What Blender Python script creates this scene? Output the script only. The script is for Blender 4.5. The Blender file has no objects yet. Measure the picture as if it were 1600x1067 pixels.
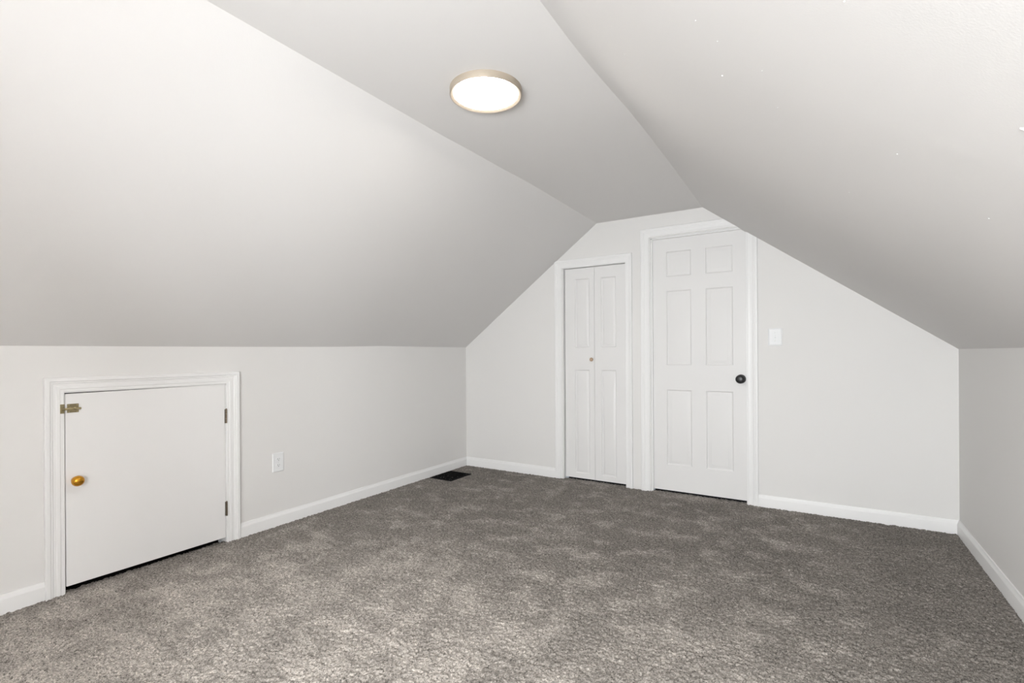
import bpy, bmesh, math, random
import numpy as np
from mathutils import Vector, Matrix

C = bpy.context.scene.collection
scn = bpy.context.scene

# ------------------------------------------------------------------ camera
F_PX, YAW, ROLL, CAM_Z, CY = 779.3, 0.5532, -0.0055, 1.1253, 552.4
cam_d = bpy.data.cameras.new('camera')
cam = bpy.data.objects.new('camera', cam_d)
C.objects.link(cam)
cam_d.sensor_fit = 'HORIZONTAL'
cam_d.sensor_width = 36.0
cam_d.lens = F_PX / 1600 * 36
cam_d.shift_y = (CY - 533.5) / 1600
cam_d.clip_start = 0.02
fw = Vector((-math.sin(YAW), math.cos(YAW), 0))
rt = Vector((math.cos(YAW), math.sin(YAW), 0))
up = Vector((0, 0, 1))
cx_ = rt * math.cos(ROLL) + up * math.sin(ROLL)
cy_ = up * math.cos(ROLL) - rt * math.sin(ROLL)
m = Matrix((cx_, cy_, -fw)).transposed().to_4x4()
m.translation = (0, 0, CAM_Z)
cam.matrix_world = m
scn.camera = cam

# ------------------------------------------------------------------ world, added window light, exposure
W = bpy.data.worlds.new('sky')
scn.world = W
W.use_nodes = True
bg = W.node_tree.nodes['Background']
bg.inputs['Color'].default_value = (0.75, 0.87, 1.0, 1)
bg.inputs['Strength'].default_value = 1.0

XL, XR, YB, YF = -3.061, 0.728, 4.066, -1.30      # inner faces of the side, back and front walls
WIN = (-0.9, 0.3, 0.6, 1.6)                   # window added in the unseen front gable wall to light the room

ld = bpy.data.lights.new('added_window_fill', 'AREA')  # area light added outside the unseen window to fill the room
ld.shape = 'RECTANGLE'
ld.size, ld.size_y = WIN[1] - WIN[0], WIN[3] - WIN[2]
ld.energy = 160
ld.color = (0.93, 0.97, 1.0)
lo = bpy.data.objects.new('added_window_fill', ld)
C.objects.link(lo)
lo.location = ((WIN[0] + WIN[1]) / 2, YF - 0.16, (WIN[2] + WIN[3]) / 2)
lo.rotation_euler = (math.radians(90), 0, 0)        # shines towards +y, into the room

LAMP_ADDED, LAMP_FAR = 130.0, 33.0                    # emission of the added pendant and of the ceiling light

vs = scn.view_settings
scn.display_settings.display_device = 'sRGB'
vs.view_transform = 'Standard'
vs.look = 'None'
vs.gamma = 1
vs.use_curve_mapping = False
vs.exposure = 0.08

# ------------------------------------------------------------------ helpers
def tag(o, label=None, cat=None, group=None, kind=None):
    if label: o['label'] = label
    if cat: o['category'] = cat
    if group: o['group'] = group
    if kind: o['kind'] = kind
    return o

def empty(name, loc, label=None, cat=None, group=None, kind=None):
    o = bpy.data.objects.new(name, None)
    o.empty_display_size = 0.1
    C.objects.link(o)
    o.location = loc
    return tag(o, label, cat, group, kind)

def obj(name, bm, mats, parent=None, smooth=None, recalc=True, local=True):
    """link a bmesh given in world coordinates; a child keeps the world place (its parent is not rotated)"""
    if recalc:
        bmesh.ops.recalc_face_normals(bm, faces=bm.faces)
    me = bpy.data.meshes.new(name)
    bm.to_mesh(me)
    bm.free()
    for mt in (mats if isinstance(mats, (list, tuple)) else [mats]):
        me.materials.append(mt)
    o = bpy.data.objects.new(name, me)
    C.objects.link(o)
    if smooth is not None:
        for p in me.polygons: p.use_smooth = True
        me.set_sharp_from_angle(angle=math.radians(smooth))
    # origin at the base centre of the shape
    vs_ = np.empty(len(me.vertices) * 3, np.float32)
    me.vertices.foreach_get('co', vs_)
    v3 = vs_.reshape(-1, 3)
    lo_, hi_ = v3.min(0), v3.max(0)
    org = Vector(((lo_[0] + hi_[0]) / 2, (lo_[1] + hi_[1]) / 2, lo_[2]))
    me.transform(Matrix.Translation(-org))
    if parent is not None:
        o.parent = parent
        p, base = parent, Vector((0, 0, 0))
        while p is not None:
            base += p.location
            p = p.parent
        o.location = org - base
    else:
        o.location = org
    return o

def box(bm, x0, x1, y0, y1, z0, z1, mat=0, bevel=0):
    v = [bm.verts.new((x, y, z)) for x in (x0, x1) for y in (y0, y1) for z in (z0, z1)]
    q = [(0, 1, 3, 2), (4, 6, 7, 5), (0, 4, 5, 1), (2, 3, 7, 6), (0, 2, 6, 4), (1, 5, 7, 3)]
    fs = [bm.faces.new([v[i] for i in a]) for a in q]
    for f in fs: f.material_index = mat
    if bevel:
        es = list({e for f in fs for e in f.edges})
        bmesh.ops.bevel(bm, geom=es, offset=bevel, segments=2, affect='EDGES', profile=0.6)
    return v

def lathe(bm, prof, org, axis, n=32, mat=0):
    """prof: (radius, distance along axis) pairs, closed at both ends when radius is 0"""
    a = Vector(axis).normalized()
    s = a.orthogonal().normalized()
    t = a.cross(s)
    o = Vector(org)
    rings = []
    for r, d in prof:
        if r < 1e-7:
            rings.append([bm.verts.new(o + a * d)])
        else:
            rings.append([bm.verts.new(o + a * d + (s * math.cos(2 * math.pi * k / n) + t * math.sin(2 * math.pi * k / n)) * r) for k in range(n)])
    for A, B in zip(rings, rings[1:]):
        for k in range(n):
            k2 = (k + 1) % n
            vsq = ([A[0]] if len(A) == 1 else [A[k], A[k2]]) + ([B[0]] if len(B) == 1 else [B[k2], B[k]])
            if len(vsq) >= 3:
                f = bm.faces.new(vsq)
                f.material_index = mat
    return rings

def prism(bm, pts, axis, a0, a1, mat=0):
    """extrude a 2D outline along an axis ('x': pts are (y,z); 'y': (x,z); 'z': (x,y))"""
    def P(p, a):
        return {'x': (a, p[0], p[1]), 'y': (p[0], a, p[1]), 'z': (p[0], p[1], a)}[axis]
    A = [bm.verts.new(P(p, a0)) for p in pts]
    B = [bm.verts.new(P(p, a1)) for p in pts]
    n = len(pts)
    fs = [bm.faces.new([A[i], A[(i + 1) % n], B[(i + 1) % n], B[i]]) for i in range(n)]
    fs.append(bm.faces.new(A[::-1]))
    fs.append(bm.faces.new(B))
    for f in fs: f.material_index = mat
    return A + B

def cut(bm, co, no):
    """keep the side the normal points away from, and close the cut"""
    r = bmesh.ops.bisect_plane(bm, geom=bm.verts[:] + bm.edges[:] + bm.faces[:], plane_co=co, plane_no=no, clear_outer=True)
    es = [e for e in r['geom_cut'] if isinstance(e, bmesh.types.BMEdge)]
    if es:
        bmesh.ops.holes_fill(bm, edges=[e for e in es if e.is_valid], sides=0)

# ------------------------------------------------------------------ materials
def mat(name, col, rough=0.5, metal=0.0, bump=None, spec=0.5, emit=None, var=None):
    mt = bpy.data.materials.new(name)
    mt.use_nodes = True
    nt = mt.node_tree
    b = nt.nodes['Principled BSDF']
    b.inputs['Base Color'].default_value = (*col, 1)
    b.inputs['Roughness'].default_value = rough
    b.inputs['Metallic'].default_value = metal
    b.inputs['Specular IOR Level'].default_value = spec
    tc = nt.nodes.new('ShaderNodeNewGeometry')
    if var:                                             # (scale, amount): faint unevenness of the paint
        nz = nt.nodes.new('ShaderNodeTexNoise')
        nz.inputs['Scale'].default_value = var[0]
        nz.inputs['Detail'].default_value = 3
        nt.links.new(tc.outputs['Position'], nz.inputs['Vector'])
        mx = nt.nodes.new('ShaderNodeMix')
        mx.data_type = 'RGBA'
        mx.inputs[6].default_value = (*[c * (1 - var[1]) for c in col], 1)
        mx.inputs[7].default_value = (*[min(1, c * (1 + var[1])) for c in col], 1)
        nt.links.new(nz.outputs['Fac'], mx.inputs[0])
        nt.links.new(mx.outputs[2], b.inputs['Base Color'])
    if bump:                                            # (scale, strength, distance)
        nz = nt.nodes.new('ShaderNodeTexNoise')
        nz.inputs['Scale'].default_value = bump[0]
        nz.inputs['Detail'].default_value = 2
        nt.links.new(tc.outputs['Position'], nz.inputs['Vector'])
        bp = nt.nodes.new('ShaderNodeBump')
        bp.inputs['Strength'].default_value = bump[1]
        bp.inputs['Distance'].default_value = bump[2]
        nt.links.new(nz.outputs['Fac'], bp.inputs['Height'])
        nt.links.new(bp.outputs['Normal'], b.inputs['Normal'])
    if emit:
        b.inputs['Emission Color'].default_value = (*emit[0], 1)
        b.inputs['Emission Strength'].default_value = emit[1]
    return mt

WALL_C = (0.755, 0.743, 0.726)
M = dict(
    wall=mat('wall_paint', WALL_C, 0.6, bump=(260, 0.10, 0.0015), spec=0.3, var=(1.3, 0.012)),
    ceil=mat('ceiling_paint', (0.738, 0.724, 0.712), 0.75, bump=(260, 0.12, 0.0015), spec=0.25, var=(1.1, 0.012)),
    trim=mat('trim_paint', (0.825, 0.82, 0.812), 0.4, spec=0.4),
    door=mat('door_paint', (0.765, 0.755, 0.745), 0.5, spec=0.4),
    hatch=mat('hatch_paint', (0.825, 0.815, 0.805), 0.45, spec=0.4),
    plastic=mat('white_plastic', (0.81, 0.815, 0.82), 0.42, spec=0.32),
    slot=mat('dark_slot', (0.02, 0.02, 0.02), 0.6),
    void=mat('void_shade', (0.012, 0.010, 0.010), 0.9, spec=0.1),  # near-black colour standing in for shade behind the doors
    black=mat('black_metal', (0.010, 0.010, 0.011), 0.38, spec=0.5),
    vent=mat('black_register', (0.004, 0.004, 0.0045), 0.7, spec=0.1),
    brass=mat('aged_brass', (0.62, 0.30, 0.035), 0.24, metal=1.0),
    bolt=mat('dull_brass', (0.50, 0.42, 0.25), 0.30, metal=1.0),
    bolt_dark=mat('tarnished_brass', (0.33, 0.28, 0.17), 0.45, metal=1.0, bump=(220, 0.3, 0.001)),
    bronze=mat('dark_bronze', (0.20, 0.16, 0.12), 0.45, metal=1.0, bump=(300, 0.4, 0.001)),
    tan=mat('tan_wood', (0.45, 0.32, 0.22), 0.45),
    nickel=mat('champagne_metal', (0.42, 0.36, 0.29), 0.55, metal=0.35),
    diff_far=mat('lit_diffuser', (0.9, 0.9, 0.88), 0.4, emit=((1.0, 0.95, 0.88), LAMP_FAR)),
    diff_added=mat('added_fill_diffuser', (0.9, 0.9, 0.88), 0.4, emit=((1.0, 0.99, 0.985), LAMP_ADDED)),
    screw=mat('painted_screw', (0.70, 0.70, 0.69), 0.3),
)

def glass_mat():
    mt = bpy.data.materials.new('added_window_glass')
    mt.use_nodes = True
    nt = mt.node_tree
    nt.nodes.clear()
    out = nt.nodes.new('ShaderNodeOutputMaterial')
    tr = nt.nodes.new('ShaderNodeBsdfTransparent')
    gl = nt.nodes.new('ShaderNodeBsdfGlossy')
    gl.inputs['Roughness'].default_value = 0.02
    fr = nt.nodes.new('ShaderNodeFresnel')
    mx = nt.nodes.new('ShaderNodeMixShader')
    nt.links.new(fr.outputs[0], mx.inputs[0])
    nt.links.new(tr.outputs[0], mx.inputs[1])
    nt.links.new(gl.outputs[0], mx.inputs[2])
    nt.links.new(mx.outputs[0], out.inputs[0])
    return mt

def carpet_mat():
    mt = bpy.data.materials.new('grey_carpet')
    mt.use_nodes = True
    nt = mt.node_tree
    N, Lk = nt.nodes, nt.links
    b = N['Principled BSDF']
    b.inputs['Roughness'].default_value = 0.95
    b.inputs['Specular IOR Level'].default_value = 0.1
    b.inputs['Sheen Weight'].default_value = 0.0
    b.inputs['Sheen Roughness'].default_value = 0.5
    g = N.new('ShaderNodeNewGeometry')
    def noise(sc, det, rough=0.5, dist=0.0, mapping=None):
        n = N.new('ShaderNodeTexNoise')
        n.inputs['Scale'].default_value = sc
        n.inputs['Detail'].default_value = det
        n.inputs['Roughness'].default_value = rough
        n.inputs['Distortion'].default_value = dist
        src = g.outputs['Position']
        if mapping:
            mp = N.new('ShaderNodeMapping')
            mp.inputs['Scale'].default_value = mapping[0]
            mp.inputs['Rotation'].default_value = (0, 0, mapping[1])
            mp.inputs['Location'].default_value = mapping[2]
            Lk.new(src, mp.inputs['Vector'])
            src = mp.outputs['Vector']
        Lk.new(src, n.inputs['Vector'])
        return n.outputs['Fac']
    def ramp(fac, stops):
        r = N.new('ShaderNodeValToRGB')
        e = r.color_ramp.elements
        e[0].position, e[0].color = stops[0][0], (*[stops[0][1]] * 3, 1)
        e[1].position, e[1].color = stops[1][0], (*[stops[1][1]] * 3, 1)
        for p, v in stops[2:]:
            k = e.new(p)
            k.color = (v, v, v, 1)
        Lk.new(fac, r.inputs['Fac'])
        return r.outputs['Color']
    def math_(op, a, b_):
        n = N.new('ShaderNodeMath')
        n.operation = op
        for i, v in enumerate((a, b_)):
            if isinstance(v, (int, float)): n.inputs[i].default_value = v
            else: Lk.new(v, n.inputs[i])
        return n.outputs[0]
    # pile pushed over in patches and drag marks (the way feet and a vacuum leave it), plus painted light nearer the camera
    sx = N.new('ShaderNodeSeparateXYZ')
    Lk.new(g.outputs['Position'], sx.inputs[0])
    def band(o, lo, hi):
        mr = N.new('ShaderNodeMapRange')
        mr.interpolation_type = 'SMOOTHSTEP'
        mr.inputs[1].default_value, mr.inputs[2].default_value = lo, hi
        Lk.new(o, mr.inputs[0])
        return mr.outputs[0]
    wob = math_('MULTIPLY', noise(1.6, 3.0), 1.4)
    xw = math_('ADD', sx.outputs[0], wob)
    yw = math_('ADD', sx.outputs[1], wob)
    trod_lit = math_('MULTIPLY', band(xw, 1.25, 0.55), band(xw, -2.6, -1.9))
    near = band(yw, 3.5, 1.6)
    dens = math_('ADD', math_('MULTIPLY', trod_lit, 0.10), math_('MULTIPLY', near, 0.07))
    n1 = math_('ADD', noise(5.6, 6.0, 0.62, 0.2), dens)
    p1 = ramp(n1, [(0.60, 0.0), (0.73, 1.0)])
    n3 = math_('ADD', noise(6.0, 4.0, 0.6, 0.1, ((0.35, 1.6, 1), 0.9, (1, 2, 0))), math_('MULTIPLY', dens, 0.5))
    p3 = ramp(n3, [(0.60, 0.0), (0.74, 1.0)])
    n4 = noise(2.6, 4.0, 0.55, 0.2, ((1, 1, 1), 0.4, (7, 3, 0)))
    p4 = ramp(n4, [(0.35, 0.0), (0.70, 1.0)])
    nap_light = math_('ADD', math_('ADD', math_('MULTIPLY', p1, 0.62), math_('MULTIPLY', p3, 0.35)), math_('MULTIPLY', p4, 0.25))
    nap_light = math_('ADD', nap_light, math_('MULTIPLY', math_('MULTIPLY', near, trod_lit), 0.62))  # paints the stronger light by the camera into the carpet colour
    # yarn: light and dark strands
    y1 = noise(135, 2.0, 0.7)
    y2 = noise(300, 1.0, 0.5)
    yarn = math_('ADD', math_('MULTIPLY', y1, 0.65), math_('MULTIPLY', y2, 0.35))
    yr = ramp(yarn, [(0.36, 0.22), (0.64, 1.80), (0.44, 0.80), (0.54, 1.08)])
    val = math_('MULTIPLY', yr, math_('ADD', 1.0, math_('MULTIPLY', nap_light, 0.80)))
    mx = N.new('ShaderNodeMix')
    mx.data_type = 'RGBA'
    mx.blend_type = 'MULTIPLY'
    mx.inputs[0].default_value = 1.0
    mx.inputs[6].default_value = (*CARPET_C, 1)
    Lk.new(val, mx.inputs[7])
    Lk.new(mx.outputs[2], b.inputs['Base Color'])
    bp = N.new('ShaderNodeBump')
    bp.inputs['Strength'].default_value = 0.6
    bp.inputs['Distance'].default_value = 0.004
    Lk.new(yarn, bp.inputs['Height'])
    Lk.new(bp.outputs['Normal'], b.inputs['Normal'])
    return mt

CARPET_C = (0.208, 0.191, 0.173)
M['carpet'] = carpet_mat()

# ------------------------------------------------------------------ room shell
ZT = 2.247                                              # flat ceiling height
XCL, XCR = -1.645, -0.767                               # flat ceiling edges
KR = 1.1377                                             # right knee wall height
KLy = [-2, 0.68, 1.47, 2.12, 2.56, 2.88, 4.07, 5]       # left knee wall top, slightly wavy
KLz = [1.172, 1.172, 1.175, 1.179, 1.184, 1.193, 1.189, 1.189]
XEy = [-2, 0.9, 1.40, 1.66, 1.97, 2.37, 3.0, 3.6, 4.05, 5]   # right edge of the flat ceiling, wavy drywall
XEx = [-0.755, -0.752, -0.749, -0.762, -0.756, -0.741, -0.738, -0.752, -0.766, -0.767]

def smooth_interp(y, ys, xs, w=0.12):
    a = np.zeros_like(y)
    for k in np.linspace(-1, 1, 9):
        a += np.interp(y + k * w, ys, xs)
    return a / 9

def sheet(name, xs, ys, zfun, material, kind='structure', **kw):
    """a surface z = zfun(X, Y) over a grid, linked as one mesh"""
    X, Y = np.meshgrid(xs, ys)
    X2, Y2, Z2 = zfun(X, Y)
    nx, ny = len(xs), len(ys)
    co = np.stack([X2, Y2, Z2], -1).reshape(-1, 3).astype(np.float32)
    idx = np.arange(nx * ny).reshape(ny, nx)
    q = np.stack([idx[:-1, :-1], idx[:-1, 1:], idx[1:, 1:], idx[1:, :-1]], -1).reshape(-1, 4)
    me = bpy.data.meshes.new(name)
    me.vertices.add(len(co))
    me.vertices.foreach_set('co', co.ravel())
    me.loops.add(q.size)
    me.loops.foreach_set('vertex_index', q.ravel().astype(np.int32))
    me.polygons.add(len(q))
    me.polygons.foreach_set('loop_start', (np.arange(len(q)) * 4).astype(np.int32))
    me.polygons.foreach_set('loop_total', np.full(len(q), 4, np.int32))
    me.polygons.foreach_set('use_smooth', np.ones(len(q), bool))
    me.update()
    me.validate()
    me.materials.append(material)
    o = bpy.data.objects.new(name, me)
    C.objects.link(o)
    tag(o, kind=kind, **kw)
    return o

rng = np.random.default_rng(7)

def carpet_z(X, Y):
    # pile: tufts of uneven height, bent tips
    a = rng.random(X.shape)
    b = np.zeros_like(a)
    for dy in (-1, 0, 1):
        for dx in (-1, 0, 1):
            b += np.roll(np.roll(a, dy, 0), dx, 1)
    b /= 9
    Z = -0.004 + 0.007 * (a - 0.5) + 0.006 * (b - 0.5)
    jx = (rng.random(X.shape) - 0.5) * 0.004
    jy = (rng.random(X.shape) - 0.5) * 0.004
    return X + jx, Y + jy, Z
ys_f = np.concatenate([np.arange(YF - 0.02, 0.4, 0.03), np.arange(0.4, YB + 0.05, 0.0055)])
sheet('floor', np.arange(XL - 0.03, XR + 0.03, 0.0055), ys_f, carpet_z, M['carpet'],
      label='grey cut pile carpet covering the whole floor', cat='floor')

def seam(d, tilt, run):
    # a proud board edge: past the joint the surface leans away, then evens out again
    d = np.maximum(d, 0)
    return tilt * run * (1 - np.exp(-d / run))

def flat_z(X, Y):
    # taped drywall joints across the ceiling, off by millimetres
    Z = ZT + 0 * X
    Z += seam(Y - 2.13 - 0.19 * (X + 1.1), 0.020, 0.22) + seam(Y - 2.60 - 0.05 * (X + 1.2), 0.022, 0.20)
    Z -= 0.006 * np.clip((Y - 2.9) / 1.1, 0, 1)
    return X, Y, Z
sheet('ceiling', np.linspace(XCL - 0.10, XCR + 0.12, 25), np.linspace(YF - 0.05, YB + 0.05, 420), flat_z, M['ceil'],
      label='narrow flat strip of painted ceiling between the two slopes', cat='ceiling')

def left_z(S, Y):
    # S runs from 0 at the flat ceiling to 1 at the knee wall
    zk = smooth_interp(Y, KLy, KLz)
    X = XCL + S * (XL - XCL)
    Z = ZT + S * (zk - ZT)
    Z = Z + seam(Y - 2.48, 0.014, 0.25) * np.sin(np.clip(S, 0, 1) * math.pi) ** 0.5
    Z = Z + 0.004 * np.sin(Y * 2.1 + 1.0) * np.sin(np.clip(S, 0, 1) * math.pi)
    return X, Y, Z
sheet('ceiling_left', np.linspace(-0.04, 1.04, 30), np.linspace(YF - 0.05, YB + 0.05, 300), left_z, M['ceil'],
      label='long sloping ceiling rising from the left knee wall', cat='ceiling')

def right_z(S, Y):
    xe = smooth_interp(Y, XEy, XEx, 0.18)
    fade = np.clip(1 - S / 0.45, 0, 1) ** 2
    X = XCR + S * (XR - XCR)
    Z = ZT + S * (KR - ZT) + 0.745 * (xe - XCR) * fade
    # sagging board joint running down the slope
    d = S - (0.16 + 0.13 * np.sin(Y * 1.3 + 0.4))
    end = np.clip((YB - Y) / 0.6, 0, 1)
    Z = Z - 0.004 * np.exp(-(d / 0.09) ** 2) * end
    body = np.sin(np.clip(S, 0, 1) * math.pi) ** 0.6
    Z = Z + (seam(Y - 1.58 + 0.45 * S, 0.020, 0.16) + seam(Y - 2.5 + 0.2 * S, 0.016, 0.25)) * body * end
    Z = Z + 0.003 * np.sin(S * 11 + Y * 1.7) * np.sin(np.clip(S, 0, 1) * math.pi) * np.clip((YB - Y) / 0.5, 0, 1)
    return X, Y, Z
sheet('ceiling_right', np.linspace(-0.08, 1.04, 60), np.linspace(YF - 0.05, YB + 0.05, 360), right_z, M['ceil'],
      label='wavy sloping ceiling coming down over the six panel door to the right knee wall', cat='ceiling')

# little nubs of dried paint left on the right slope, and a larger drip at its near edge
def slope_pt(x, y, dz=0.0):
    S = (x - XCR) / (XR - XCR)
    X, Y, Z = right_z(np.array([[S]]), np.array([[y]]))
    return Vector((float(X[0, 0]), float(Y[0, 0]), float(Z[0, 0]) + dz))
bm = bmesh.new()
spots = [(-0.516, 1.519, 2.2), (-0.209, 1.369, 2.6), (-0.191, 1.188, 2), (-0.225, 1.127, 1.8), (-0.497, 1.348, 1.6), (-0.088, 1.434, 2), (-0.108, 1.254, 1.6),
         (0.333, 1.557, 2), (0.08, 1.875, 2.2), (0.15, 1.409, 2), (0.034, 0.908, 2)]
for x, y, r in spots:
    mt_ = Matrix.Translation(slope_pt(x, y)) @ Matrix.Diagonal((r * 0.0008, r * 0.0008, r * 0.0008, 1))
    bmesh.ops.create_icosphere(bm, subdivisions=2, radius=1, matrix=mt_)
p0, p1_ = slope_pt(0.270, 1.094), slope_pt(0.290, 1.078)
dr = (p1_ - p0).normalized()
lathe(bm, [(0, 0), (0.002, 0.002), (0.0034, 0.010), (0.0034, 0.022), (0.002, 0.030), (0, 0.031)], p0, dr, 12)
specks = obj('paint_specks', bm, M['trim'], bpy.data.objects['ceiling_right'], smooth=60)

# openings: access hatch in the left wall (y, z), closet and door in the back wall (x, z)
HY0, HY1, HZ = 0.897, 1.656, 0.952
CX0, CX1, CZ = -1.972, -1.386, 1.889
DX0, DX1, DZ = -1.180, -0.455, 2.062

bm = bmesh.new()
prism(bm, [(YF - 0.1, -0.05), (HY0, -0.05), (HY0, HZ), (HY1, HZ), (HY1, -0.05), (YB + 0.1, -0.05), (YB + 0.1, 1.23), (YF - 0.1, 1.23)], 'x', XL, XL - 0.09)
o = obj('wall_left', bm, M['wall'])
tag(o, 'low painted knee wall on the left holding the small access door', 'wall', kind='structure')
bm = bmesh.new()
box(bm, XL - 0.60, XL - 0.58, HY0 - 0.3, HY1 + 0.3, -0.06, 1.2)
box(bm, XL - 0.60, XL - 0.085, HY0 - 0.3, HY0 - 0.28, -0.06, 1.2)
box(bm, XL - 0.60, XL - 0.085, HY1 + 0.28, HY1 + 0.3, -0.06, 1.2)
box(bm, XL - 0.60, XL - 0.085, HY0 - 0.3, HY1 + 0.3, 1.18, 1.2)
box(bm, XL - 0.60, XL - 0.02, HY0 - 0.3, HY1 + 0.3, -0.08, -0.02)
obj('wall_eave', bm, M['void'])  # inside painted near-black for the shade in the eave
tag(bpy.data.objects['wall_eave'], 'eave space behind the small access door, its shade painted black', 'wall', kind='structure')

bm = bmesh.new()
prism(bm, [(XR, -0.05), (XR, KR + 0.08), (XR + 0.1, KR + 0.08), (XR + 0.1, -0.05)], 'y', YF - 0.1, YB + 0.1)
tag(obj('wall_right', bm, M['wall']), 'low painted knee wall at the right edge', 'wall', kind='structure')

out = [(XL - 0.05, -0.05), (CX0, -0.05), (CX0, CZ), (CX1, CZ), (CX1, -0.05), (DX0, -0.05), (DX0, DZ), (DX1, DZ), (DX1, -0.05),
       (XR + 0.05, -0.05), (XR + 0.05, 1.25), (XCR + 0.1, 2.36), (XCL - 0.1, 2.36), (XL - 0.05, 1.30)]
bm = bmesh.new()
prism(bm, out, 'y', YB, YB + 0.11)
tag(obj('wall_back', bm, M['wall']), 'painted gable wall with the closet door and the six panel door', 'wall', kind='structure')
bm = bmesh.new()
box(bm, CX0 - 0.1, DX1 + 0.1, YB + 0.115, YB + 0.13, -0.05, 2.2)  # black panel added to stop light leaking through the door gaps
tag(obj('added_backing', bm, M['void']), 'added black panel behind the two doors, keeps light out of the gaps', 'wall', kind='structure')

w0, w1, wz0, wz1 = WIN
bm = bmesh.new()
for pts in ([(XL - 0.1, -0.05), (w0, -0.05), (w0, 2.36), (XCL, 2.36), (XL - 0.1, 1.25)],
            [(w1, -0.05), (XR + 0.1, -0.05), (XR + 0.1, 1.2), (w1, 1.85)],
            [(w0, -0.05), (w1, -0.05), (w1, wz0), (w0, wz0)],
            [(w0, wz1), (w1, wz1), (w1, 2.36), (w0, 2.36)]):
    prism(bm, pts, 'y', YF, YF - 0.1)
tag(obj('wall_front', bm, M['wall']), 'painted gable wall with the added window, behind the viewer', 'wall', kind='structure')

win = empty('added_window_1', ((w0 + w1) / 2, YF - 0.05, wz0), 'added white framed window in the gable wall behind the viewer, unseen fill light', 'window', kind='structure')
bm = bmesh.new()
for a in ((w0, w0 + 0.05, wz0, wz1), (w1 - 0.05, w1, wz0, wz1), (w0, w1, wz0, wz0 + 0.05), (w0, w1, wz1 - 0.05, wz1), ((w0 + w1) / 2 - 0.03, (w0 + w1) / 2 + 0.03, wz0, wz1)):
    box(bm, a[0], a[1], YF - 0.09, YF - 0.04, a[2], a[3])
obj('added_window_frame', bm, M['trim'], win)
bm = bmesh.new()
box(bm, w0 + 0.05, w1 - 0.05, YF - 0.068, YF - 0.062, wz0 + 0.05, wz1 - 0.05)
obj('added_window_pane', bm, glass_mat(), win)
bm = bmesh.new()
box(bm, w0 - 0.05, w1 + 0.05, YF - 0.04, YF + 0.04, wz0 - 0.025, wz0, bevel=0.004)
obj('added_window_sill', bm, M['trim'], win)

# planes of the two slopes at the back wall, for trimming whatever runs up against them
NL = Vector((-(ZT - 1.189), 0, XCL - XL)).normalized()
PL = Vector((XL, 0, 1.189 - 0.001))
NR = Vector((ZT - KR, 0, XR - XCR)).normalized()
PR = Vector((XR, 0, KR - 0.001))

# ------------------------------------------------------------------ trim
def base_prof(h=0.083, t=0.014):
    return [(0, -0.02), (t, -0.02), (t, h * 0.70), (t * 0.93, h * 0.76), (t * 0.62, h * 0.84), (t * 0.5, h * 0.93), (t * 0.42, h * 0.985), (t * 0.28, h), (0, h)]

def baseboard(side, a0, a1, label):
    bm = bmesh.new()
    P = base_prof()
    if side == 'left': prism(bm, [(XL + t, z) for t, z in P], 'y', a0, a1)
    if side == 'right': prism(bm, [(XR - t, z) for t, z in P], 'y', a0, a1)
    if side == 'back': prism(bm, [(YB - t, z) for t, z in P], 'x', a0, a1)
    if side == 'front': prism(bm, [(YF + t, z) for t, z in P], 'x', a0, a1)
    o = obj('baseboard_' + side, bm, M['trim'], smooth=30)
    tag(o, label, 'baseboard', kind='structure')
baseboard('left', YF, 0.824, 'short white baseboard left of the small access door')
baseboard('left', 1.732, YB, 'long white baseboard under the outlet on the left wall')
baseboard('back', XL, -2.0475, 'white baseboard between the left corner and the closet door')
baseboard('back', -0.388, XR, 'white baseboard under the light switch right of the six panel door')
baseboard('right', YF, YB, 'white baseboard along the right knee wall')
baseboard('front', XL, XR, 'white baseboard below the added window behind the viewer')

# profile of a colonial casing: (fraction of width from the inner edge, thickness)
CASING = [(0.0, 0.0), (0.0, 0.008), (0.05, 0.0095), (0.10, 0.0095), (0.15, 0.0085), (0.40, 0.010), (0.55, 0.0115), (0.60, 0.0145), (0.66, 0.0155),
          (0.72, 0.0155), (0.76, 0.0175), (0.86, 0.0185), (0.96, 0.0175), (1.0, 0.015), (1.0, 0.0)]
STEPPED = [(0.0, 0.0), (0.0, 0.009), (0.04, 0.0105), (0.20, 0.0105), (0.24, 0.013), (0.40, 0.013), (0.44, 0.0115), (0.58, 0.012), (0.62, 0.015), (0.72, 0.016),
           (0.76, 0.021), (0.95, 0.022), (1.0, 0.019), (1.0, 0.0)]

def casing(prof, u0, u1, top, wl, wr, wt, place):
    """mitred U of moulding round an opening; place(u, z, t) gives the world point"""
    bm = bmesh.new()
    rows = []
    for f, t in prof:
        rows.append([bm.verts.new(place(u, z, t)) for u, z in ((u0 - f * wl, -0.02), (u0 - f * wl, top + f * wt), (u1 + f * wr, top + f * wt), (u1 + f * wr, -0.02))])
    n = len(rows)
    for i in range(n):
        A, B = rows[i], rows[(i + 1) % n]
        for k in range(3):
            bm.faces.new([A[k], A[k + 1], B[k + 1], B[k]])
    for k in (0, 3):
        bm.faces.new([r[k] for r in rows])
    return bm

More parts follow.
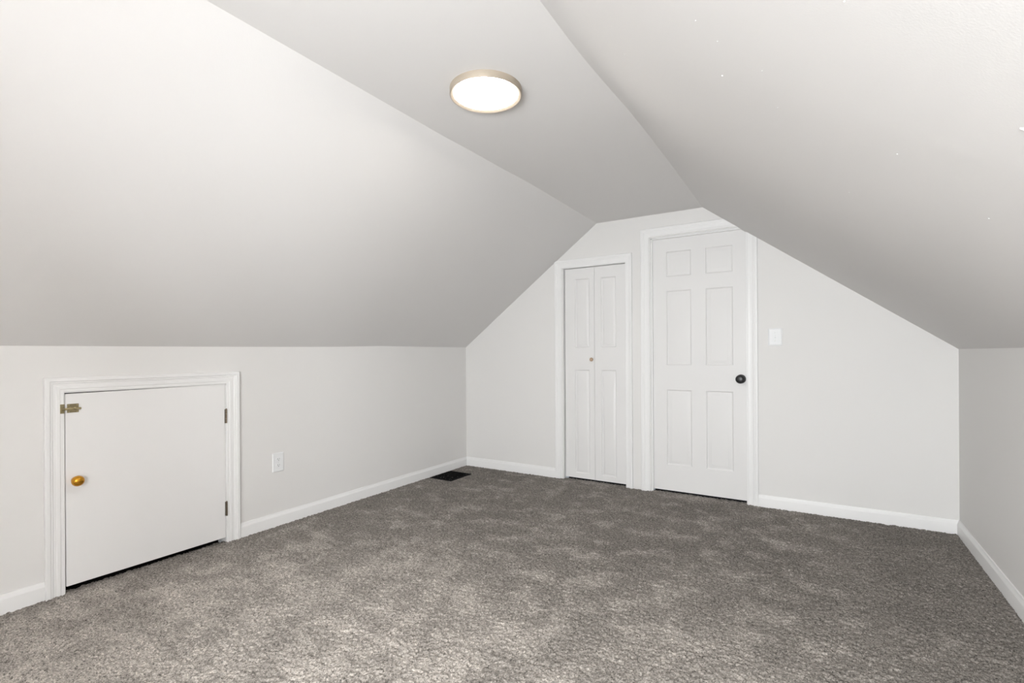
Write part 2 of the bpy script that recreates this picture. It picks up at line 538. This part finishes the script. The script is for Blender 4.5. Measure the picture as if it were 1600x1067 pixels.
# six panel door
bm = casing(CASING, -1.186, -0.458, 2.068, 0.070, 0.070, 0.070, lambda u, z, t: (u, YB - t, z))
cut(bm, PR, NR)
t1 = obj('trim_1', bm, M['trim'], smooth=25)
tag(t1, 'white moulded casing round the six panel door, its corner cut off by the slope', 'door casing', kind='structure')
bm = bmesh.new()
for x0, x1, z0, z1 in ((DX0, DX0 + 0.004, -0.02, DZ), (DX1 - 0.004, DX1, -0.02, DZ), (DX0, DX1, DZ - 0.004, DZ)):
    box(bm, x0, x1, YB - 0.001, YB + 0.105, z0, z1)
cut(bm, PR, NR)
obj('door_jamb', bm, M['trim'], t1)
bm = bmesh.new()
for x0, x1, z0, z1 in ((DX0 + 0.004, DX0 + 0.016, -0.02, DZ - 0.004), (DX1 - 0.012, DX1 - 0.004, -0.02, DZ - 0.004), (DX0 + 0.004, DX1 - 0.004, DZ - 0.014, DZ - 0.004)):
    box(bm, x0, x1, YB + 0.008, YB + 0.029, z0, z1, bevel=0.002)
cut(bm, PR, NR)
obj('door_stop', bm, M['trim'], t1)

# closet door
bm = casing(CASING, -1.977, -1.386, 1.889, 0.0705, 0.056, 0.070, lambda u, z, t: (u, YB - t, z))
cut(bm, PL, NL)
t2 = obj('trim_2', bm, M['trim'], smooth=25)
tag(t2, 'white moulded casing round the narrow folding closet door', 'door casing', kind='structure')
bm = bmesh.new()
for x0, x1, z0, z1 in ((CX0, CX0 + 0.004, -0.02, CZ), (CX1 - 0.004, CX1, -0.02, CZ), (CX0, CX1, CZ - 0.004, CZ)):
    box(bm, x0, x1, YB - 0.001, YB + 0.105, z0, z1)
obj('door_jamb', bm, M['trim'], t2)

# access door
bm = casing(STEPPED, 0.897, 1.656, 0.953, 0.0735, 0.0765, 0.070, lambda u, z, t: (XL + t, u, z))
t3 = obj('trim_3', bm, M['trim'], smooth=25)
tag(t3, 'white stepped casing round the small access door', 'door casing', kind='structure')
bm = bmesh.new()
for y0, y1, z0, z1 in ((HY0, HY0 + 0.003, -0.02, HZ), (HY1 - 0.003, HY1, -0.02, HZ), (HY0, HY1, HZ - 0.003, HZ)):
    box(bm, XL - 0.085, XL + 0.001, y0, y1, z0, z1)
obj('door_jamb', bm, M['trim'], t3)

# ------------------------------------------------------------------ doors
def panel_leaf(x0, x1, z0, z1, yf, th, panels):
    """a moulded door leaf facing -y with raised panels (px0, px1, pz0, pz1)"""
    bm = bmesh.new()
    xs = sorted({x0, x1} | {p[0] for p in panels} | {p[1] for p in panels})
    zs = sorted({z0, z1} | {p[2] for p in panels} | {p[3] for p in panels})
    V = {}
    def v(x, z, d=0.0):
        k = (round(x, 5), round(z, 5), round(d, 5))
        if k not in V: V[k] = bm.verts.new((x, yf + d, z))
        return V[k]
    for i in range(len(xs) - 1):
        for j in range(len(zs) - 1):
            mx_, mz_ = (xs[i] + xs[i + 1]) / 2, (zs[j] + zs[j + 1]) / 2
            inside = any(p[0] < mx_ < p[1] and p[2] < mz_ < p[3] for p in panels)
            if not inside:
                bm.faces.new([v(xs[i], zs[j]), v(xs[i + 1], zs[j]), v(xs[i + 1], zs[j + 1]), v(xs[i], zs[j + 1])])
    def ring(p, ins, d):
        # corner verts plus every grid line that meets the panel edge, on the outer ring only
        return [(p[0] + ins, p[2] + ins, d), (p[1] - ins, p[2] + ins, d), (p[1] - ins, p[3] - ins, d), (p[0] + ins, p[3] - ins, d)]
    steps = [(0.0, 0.0), (0.003, 0.0050), (0.008, 0.0085), (0.012, 0.0095), (0.015, 0.0088), (0.036, 0.0020), (0.039, 0.0016)]
    for p in panels:
        sc_ = min(1.0, (p[1] - p[0]) / 0.17)
        prev = None
        for ins, d in steps:
            r = [v(*q) for q in ring(p, ins * sc_, d)]
            if prev:
                for k in range(4):
                    bm.faces.new([prev[k], prev[(k + 1) % 4], r[(k + 1) % 4], r[k]])
            prev = r
        bm.faces.new(prev)
    # sides and back
    b = [(x0, z0), (x1, z0), (x1, z1), (x0, z1)]
    B = [bm.verts.new((x, yf + th, z)) for x, z in b]
    bm.faces.new(B[::-1])
    edges = [[v(x, z0) for x in xs], [v(x1, z) for z in zs], [v(x, z1) for x in xs[::-1]], [v(x0, z) for z in zs[::-1]]]
    for k, e in enumerate(edges):
        bm.faces.new([B[k], B[(k + 1) % 4]] + e[::-1])
    return bm

d1 = empty('door_1', ((DX0 + DX1) / 2, YB + 0.05, 0.0), 'white six panel door with black knob, its upper right corner cut by the slope', 'door', kind='structure')
pans = []
for px in ((-1.056, -0.864), (-0.755, -0.561)):
    pans += [(px[0], px[1], 1.739, 1.940), (px[0], px[1], 1.026, 1.624), (px[0], px[1], 0.219, 0.827)]
bm = panel_leaf(DX0 + 0.007, DX1 - 0.006, 0.014, DZ - 0.006, YB + 0.030, 0.035, pans)
cut(bm, PR, NR)
leaf = obj('door_leaf', bm, M['door'], d1, smooth=20)
kn = (-0.506, YB + 0.030, 0.925)
bm = bmesh.new()
lathe(bm, [(0, 0.0), (0.034, 0.0), (0.034, 0.003), (0.031, 0.007), (0.020, 0.009), (0.0, 0.009)], kn, (0, -1, 0), 40)
rose = obj('knob_rose', bm, M['black'], leaf, smooth=40)
bm = bmesh.new()
lathe(bm, [(0, 0.008), (0.012, 0.008), (0.0115, 0.024), (0.016, 0.028), (0.026, 0.034), (0.0315, 0.043), (0.0325, 0.051), (0.030, 0.058), (0.024, 0.063), (0.012, 0.0655), (0, 0.066)], kn, (0, -1, 0), 40)
obj('door_knob', bm, M['black'], leaf, smooth=50)['label'] = 'matte black round knob'

d2 = empty('door_2', ((CX0 + CX1) / 2, YB + 0.05, 0.0), 'narrow white folding closet door with two leaves and a tan knob', 'door', kind='structure')
fold = -1.6795
ZC0, ZC1 = 0.014, 1.8815
bm = panel_leaf(CX0 + 0.011, fold - 0.001, ZC0, ZC1, YB + 0.030, 0.028, [(-1.866, -1.728, 1.176, 1.786), (-1.866, -1.728, 0.057, 0.977)])
la = obj('door_leaf', bm, M['door'], d2, smooth=20)
bm = panel_leaf(fold + 0.001, CX1 - 0.006, ZC0, ZC1, YB + 0.030, 0.028, [(-1.617, -1.483, 1.176, 1.782), (-1.617, -1.483, 0.057, 0.977)])
obj('door_leaf', bm, M['door'], d2, smooth=20)
bm = bmesh.new()
lathe(bm, [(0, 0), (0.008, 0), (0.0075, 0.010), (0.012, 0.014), (0.0165, 0.019), (0.0165, 0.023), (0.013, 0.026), (0, 0.027)], (-1.702, YB + 0.030, 1.070), (0, -1, 0), 28)
obj('door_knob', bm, M['tan'], la, smooth=50)['label'] = 'small round tan knob'

d3 = empty('door_3', (XL, 1.275, 0.0), 'small flat white access door with brass knob, bolt and bronze hinges', 'door', kind='structure')
# the slab sits a little crooked in its frame: wider gap at the top left, hairline at the hinge side
bm = bmesh.new()
pts = [(0.9025, 0.0265), (1.6505, 0.0255), (1.6515, 0.9495), (0.9010, 0.9445)]
prism(bm, pts, 'x', XL - 0.016, XL + 0.004)
bmesh.ops.bevel(bm, geom=bm.edges[:], offset=0.0015, segments=2, affect='EDGES')
slab = obj('door_slab', bm, M['hatch'], d3, smooth=30)
xs_ = XL + 0.004
bm = bmesh.new()
lathe(bm, [(0, 0), (0.017, 0), (0.0165, 0.003), (0.010, 0.005), (0.0098, 0.010), (0.014, 0.0125), (0.0195, 0.0165), (0.0235, 0.0225), (0.0252, 0.030), (0.0245, 0.0375), (0.0210, 0.0445), (0.0150, 0.0495), (0.0075, 0.0520), (0, 0.0525)],
      (xs_, 0.938, 0.527), (1, 0, 0), 40)
obj('door_knob', bm, M['brass'], slab, smooth=60)['label'] = 'polished brass round knob'

def hinge(zc):
    h = 0.084
    bm = bmesh.new()
    box(bm, xs_ - 0.002, xs_ + 0.0012, 1.6475, 1.651, zc - h / 2, zc + h / 2, bevel=0.0005)
    for k in range(3):
        z0 = zc - h / 2 + k * h / 3
        lathe(bm, [(0, 0.0006), (0.0048, 0.0006), (0.0048, h / 3 - 0.0006), (0, h / 3 - 0.0006)], (XL + 0.0115, 1.6535, z0), (0, 0, 1), 16)
    lathe(bm, [(0, 0), (0.0045, 0), (0.0035, 0.004), (0, 0.005)], (XL + 0.0115, 1.6535, zc + h / 2), (0, 0, 1), 14)
    return bm
for zc in (0.757, 0.199):
    hg = obj('hinge', hinge(zc), M['bronze'], d3, smooth=35)
    hg['label'] = 'dark bronze butt hinge'

# surface bolt: plate, rod in two loops on the slab; keeper on the casing
zb = 0.875
bolt = empty('barrel_bolt', Vector((xs_, 0.93, zb - 0.022)) - d3.location, None)
bolt.parent = d3
bm = bmesh.new()
box(bm, xs_, xs_ + 0.0018, 0.908, 0.952, zb - 0.021, zb + 0.021, bevel=0.0006)
obj('bolt_plate', bm, M['bolt_dark'], bolt)
bm = bmesh.new()
lathe(bm, [(0, 0), (0.0052, 0.0005), (0.0052, 0.066), (0.0040, 0.069), (0, 0.0695)], (xs_ + 0.012, 0.889, zb - 0.002), (0, 1, 0), 16)
lathe(bm, [(0, 0), (0.003, 0), (0.003, 0.010), (0.0042, 0.012), (0.0042, 0.016), (0, 0.018)], (xs_ + 0.014, 0.930, zb - 0.002), (1, 0, 0.35), 14)
obj('bolt_rod', bm, M['bolt'], bolt, smooth=40)
for y0 in (0.911, 0.938):
    bm = bmesh.new()
    prism(bm, [(xs_ + 0.0015, zb - 0.009), (xs_ + 0.014, zb - 0.0085), (xs_ + 0.018, zb - 0.005), (xs_ + 0.018, zb + 0.001), (xs_ + 0.014, zb + 0.0045), (xs_ + 0.0015, zb + 0.005)], 'y', y0, y0 + 0.010)
    obj('bolt_loop', bm, M['bolt'], bolt)
for yy, zz in ((0.914, zb + 0.015), (0.946, zb + 0.015), (0.914, zb - 0.016), (0.946, zb - 0.016)):
    bm = bmesh.new()
    lathe(bm, [(0, 0), (0.0035, 0), (0.003, 0.0012), (0, 0.0016)], (xs_ + 0.0018, yy, zz), (1, 0, 0), 12)
    obj('screw', bm, M['bolt'], bolt)
bm = bmesh.new()
box(bm, XL + 0.0105, XL + 0.0125, 0.880, 0.8965, zb - 0.022, zb + 0.022, bevel=0.0006)
prism(bm, [(XL + 0.012, zb - 0.010), (XL + 0.022, zb - 0.009), (XL + 0.025, zb - 0.004), (XL + 0.025, zb), (XL + 0.022, zb + 0.005), (XL + 0.012, zb + 0.006)], 'y', 0.884, 0.8945)
kp = obj('bolt_keeper', bm, M['bolt_dark'], t3)
kp['label'] = 'brass keeper of the bolt'
# strike plate with chipped paint on the latch edge of the frame
bm = bmesh.new()
box(bm, XL + 0.001, XL + 0.0098, 0.8955, 0.8985, 0.512, 0.556, bevel=0.0008)
obj('strike_plate', bm, M['screw'], t3)

# ------------------------------------------------------------------ outlet on the left wall
oy0, oy1, oz0, oz1 = 1.956, 2.036, 0.352, 0.477
oc, ozc = (oy0 + oy1) / 2, (oz0 + oz1) / 2
ot = empty('wall_outlet', (XL, oc, oz0), 'white duplex outlet on the left wall between access door and corner', 'outlet')
def plate(bm, a0, a1, z0, z1, f, t=0.006, bev=0.005):
    """bevelled cover plate; f(a, z, t) places a point"""
    rows = [[(a0, z0), (a1, z0), (a1, z1), (a0, z1)]]
    rows = [(0.0, 0.0), (0.0, t * 0.45), (bev * 0.4, t * 0.8), (bev, t)]
    prev = None
    for ins, d in rows:
        r = [bm.verts.new(f(a, z, d)) for a, z in ((a0 + ins, z0 + ins), (a1 - ins, z0 + ins), (a1 - ins, z1 - ins), (a0 + ins, z1 - ins))]
        if prev:
            for k in range(4): bm.faces.new([prev[k], prev[(k + 1) % 4], r[(k + 1) % 4], r[k]])
        else: first = r
        prev = r
    bm.faces.new(prev)
    bm.faces.new(first[::-1])
fL = lambda a, z, t: (XL + t, a, z)
bm = bmesh.new()
plate(bm, oy0, oy1, oz0, oz1, fL)
obj('cover_plate', bm, M['plastic'], ot)
for s in (1, -1):
    zc = ozc + s * 0.0195
    bm = bmesh.new()
    n = 24
    ring = []
    for k in range(n):
        a = 2 * math.pi * k / n
        ring.append((oc + 0.0172 * math.cos(a), zc + max(-0.0118, min(0.0118, 0.0172 * math.sin(a)))))
    A = [bm.verts.new(fL(a, z, 0.0055)) for a, z in ring]
    B = [bm.verts.new(fL(a, z, 0.0082)) for a, z in ring]
    for k in range(n): bm.faces.new([A[k], A[(k + 1) % n], B[(k + 1) % n], B[k]])
    bm.faces.new(B)
    rc = obj('receptacle', bm, M['plastic'], ot)
    bm = bmesh.new()
    box(bm, XL + 0.0078, XL + 0.0085, oc - 0.0075, oc - 0.0055, zc - 0.001, zc + 0.008)
    box(bm, XL + 0.0078, XL + 0.0085, oc + 0.0050, oc + 0.0070, zc - 0.000, zc + 0.007)
    lathe(bm, [(0, 0), (0.0026, 0), (0.0026, 0.0007), (0, 0.0007)], (XL + 0.0078, oc, zc - 0.0065), (1, 0, 0), 12)
    obj('socket_slots', bm, M['slot'], rc)
bm = bmesh.new()
lathe(bm, [(0, 0), (0.0034, 0), (0.0030, 0.0012), (0, 0.0016)], (XL + 0.006, oc, ozc), (1, 0, 0), 14)
obj('screw', bm, M['screw'], ot)

# ------------------------------------------------------------------ light switch on the back wall
sx0, sx1, sz0, sz1 = -0.321, -0.230, 1.172, 1.299
sc, szc = (sx0 + sx1) / 2, (sz0 + sz1) / 2
sw = empty('light_switch', (sc, YB, sz0), 'white toggle light switch on the back wall right of the six panel door', 'light switch')
fB = lambda a, z, t: (a, YB - t, z)
bm = bmesh.new()
plate(bm, sx0, sx1, sz0, sz1, fB, 0.0075, 0.010)
obj('cover_plate', bm, M['plastic'], sw)
bm = bmesh.new()
box(bm, sc - 0.0050, sc + 0.0050, YB - 0.0079, YB - 0.0070, szc - 0.0118, szc + 0.0118)
obj('toggle_slot', bm, M['screw'], sw)
bm = bmesh.new()
vv = box(bm, sc - 0.0040, sc + 0.0040, YB - 0.017, YB - 0.0075, szc - 0.009, szc + 0.004)
for v_ in vv:
    if v_.co.y < YB - 0.012:
        v_.co.z -= 0.006
        v_.co.x = sc + (v_.co.x - sc) * 0.8
obj('toggle', bm, M['plastic'], sw)
for s in (1, -1):
    bm = bmesh.new()
    lathe(bm, [(0, 0), (0.0034, 0), (0.0030, 0.0012), (0, 0.0016)], (sc, YB - 0.0075, szc + s * 0.030), (0, -1, 0), 14)
    obj('screw', bm, M['screw'], sw)

# ------------------------------------------------------------------ floor register
rx0, rx1, ry0, ry1 = -3.030, -2.778, 3.462, 3.770
rg = empty('floor_register', ((rx0 + rx1) / 2, (ry0 + ry1) / 2, 0.0), 'black metal floor register set in the carpet near the left corner', 'floor vent')
bm = bmesh.new()
w_ = 0.022
prof = [(0.0, 0.0005), (0.004, 0.0035), (w_ - 0.003, 0.0050), (w_, 0.0030), (w_, -0.02)]
prev = None
for ins, z in prof:
    r = [bm.verts.new(p) for p in ((rx0 + ins, ry0 + ins, z), (rx1 - ins, ry0 + ins, z), (rx1 - ins, ry1 - ins, z), (rx0 + ins, ry1 - ins, z))]
    if prev:
        for k in range(4): bm.faces.new([prev[k], prev[(k + 1) % 4], r[(k + 1) % 4], r[k]])
    prev = r
bm.faces.new(prev)
obj('register_frame', bm, M['vent'], rg)
nl = 14
for k in range(nl):
    y = ry0 + w_ + (k + 0.5) * (ry1 - ry0 - 2 * w_) / nl
    bm = bmesh.new()
    prism(bm, [(y - 0.005, -0.008), (y - 0.0035, -0.008), (y + 0.0045, 0.0028), (y + 0.003, 0.0028)], 'x', rx0 + w_, rx1 - w_)
    obj('louver', bm, M['vent'], rg)
bm = bmesh.new()
box(bm, (rx0 + rx1) / 2 - 0.003, (rx0 + rx1) / 2 + 0.003, ry0 + w_, ry1 - w_, -0.006, 0.0032)
obj('cross_bar', bm, M['vent'], rg)

# ------------------------------------------------------------------ ceiling lights
LH = 0.028                                              # depth of the flush light
def ceiling_light(x, y, R, dm, label):
    t = empty('ceiling_light', (x, y, ZT - LH), label, 'ceiling light')
    bm = bmesh.new()
    zt = ZT + 0.004
    lathe(bm, [(R - 0.016, -0.004), (R, -0.004), (R, 0.0), (R, LH - 0.003), (R - 0.0012, LH - 0.0008), (R - 0.003, LH), (R - 0.006, LH - 0.0008), (R - 0.0152, LH - 0.0072), (R - 0.0158, LH - 0.009), (R - 0.016, 0.005), (R - 0.016, -0.004)], (x, y, ZT), (0, 0, -1), 96)
    obj('rim', bm, M['nickel'], t, smooth=35)
    bm = bmesh.new()
    r = R - 0.0158
    lathe(bm, [(0, 0.003), (r, 0.003), (r, LH - 0.008), (r - 0.004, LH - 0.0074), (r * 0.6, LH - 0.0068), (0, LH - 0.0066)], (x, y, ZT), (0, 0, -1), 96)
    obj('diffuser', bm, dm, t, smooth=40)
    return t
ceiling_light(-1.203, 1.748, 0.1525, M['diff_far'], 'round flush ceiling light with champagne rim, lit, in front of the doors')

# pendant globe added behind the viewer as an unseen fill light
GX, GY, GZ = -0.15, -0.95, 1.15                        # centre of the globe
pd = empty('added_pendant', (GX, GY, GZ - 0.12), 'added white globe pendant hanging behind the viewer, unseen fill light', 'pendant light')
bm = bmesh.new()
lathe(bm, [(0, 0), (0.06, 0), (0.06, 0.012), (0.02, 0.03), (0, 0.03)], (GX, GY, ZT - 0.004), (0, 0, -1), 32)
obj('canopy', bm, M['nickel'], pd, smooth=35)
bm = bmesh.new()
lathe(bm, [(0, 0), (0.004, 0), (0.004, ZT - GZ - 0.13), (0, ZT - GZ - 0.13)], (GX, GY, ZT - 0.02), (0, 0, -1), 12)
obj('cord', bm, M['nickel'], pd)
bm = bmesh.new()
lathe(bm, [(0.12 * math.sin(math.pi * k / 24), -0.12 * math.cos(math.pi * k / 24)) for k in range(25)], (GX, GY, GZ), (0, 0, -1), 48)
obj('globe', bm, M['diff_added'], pd, smooth=60)
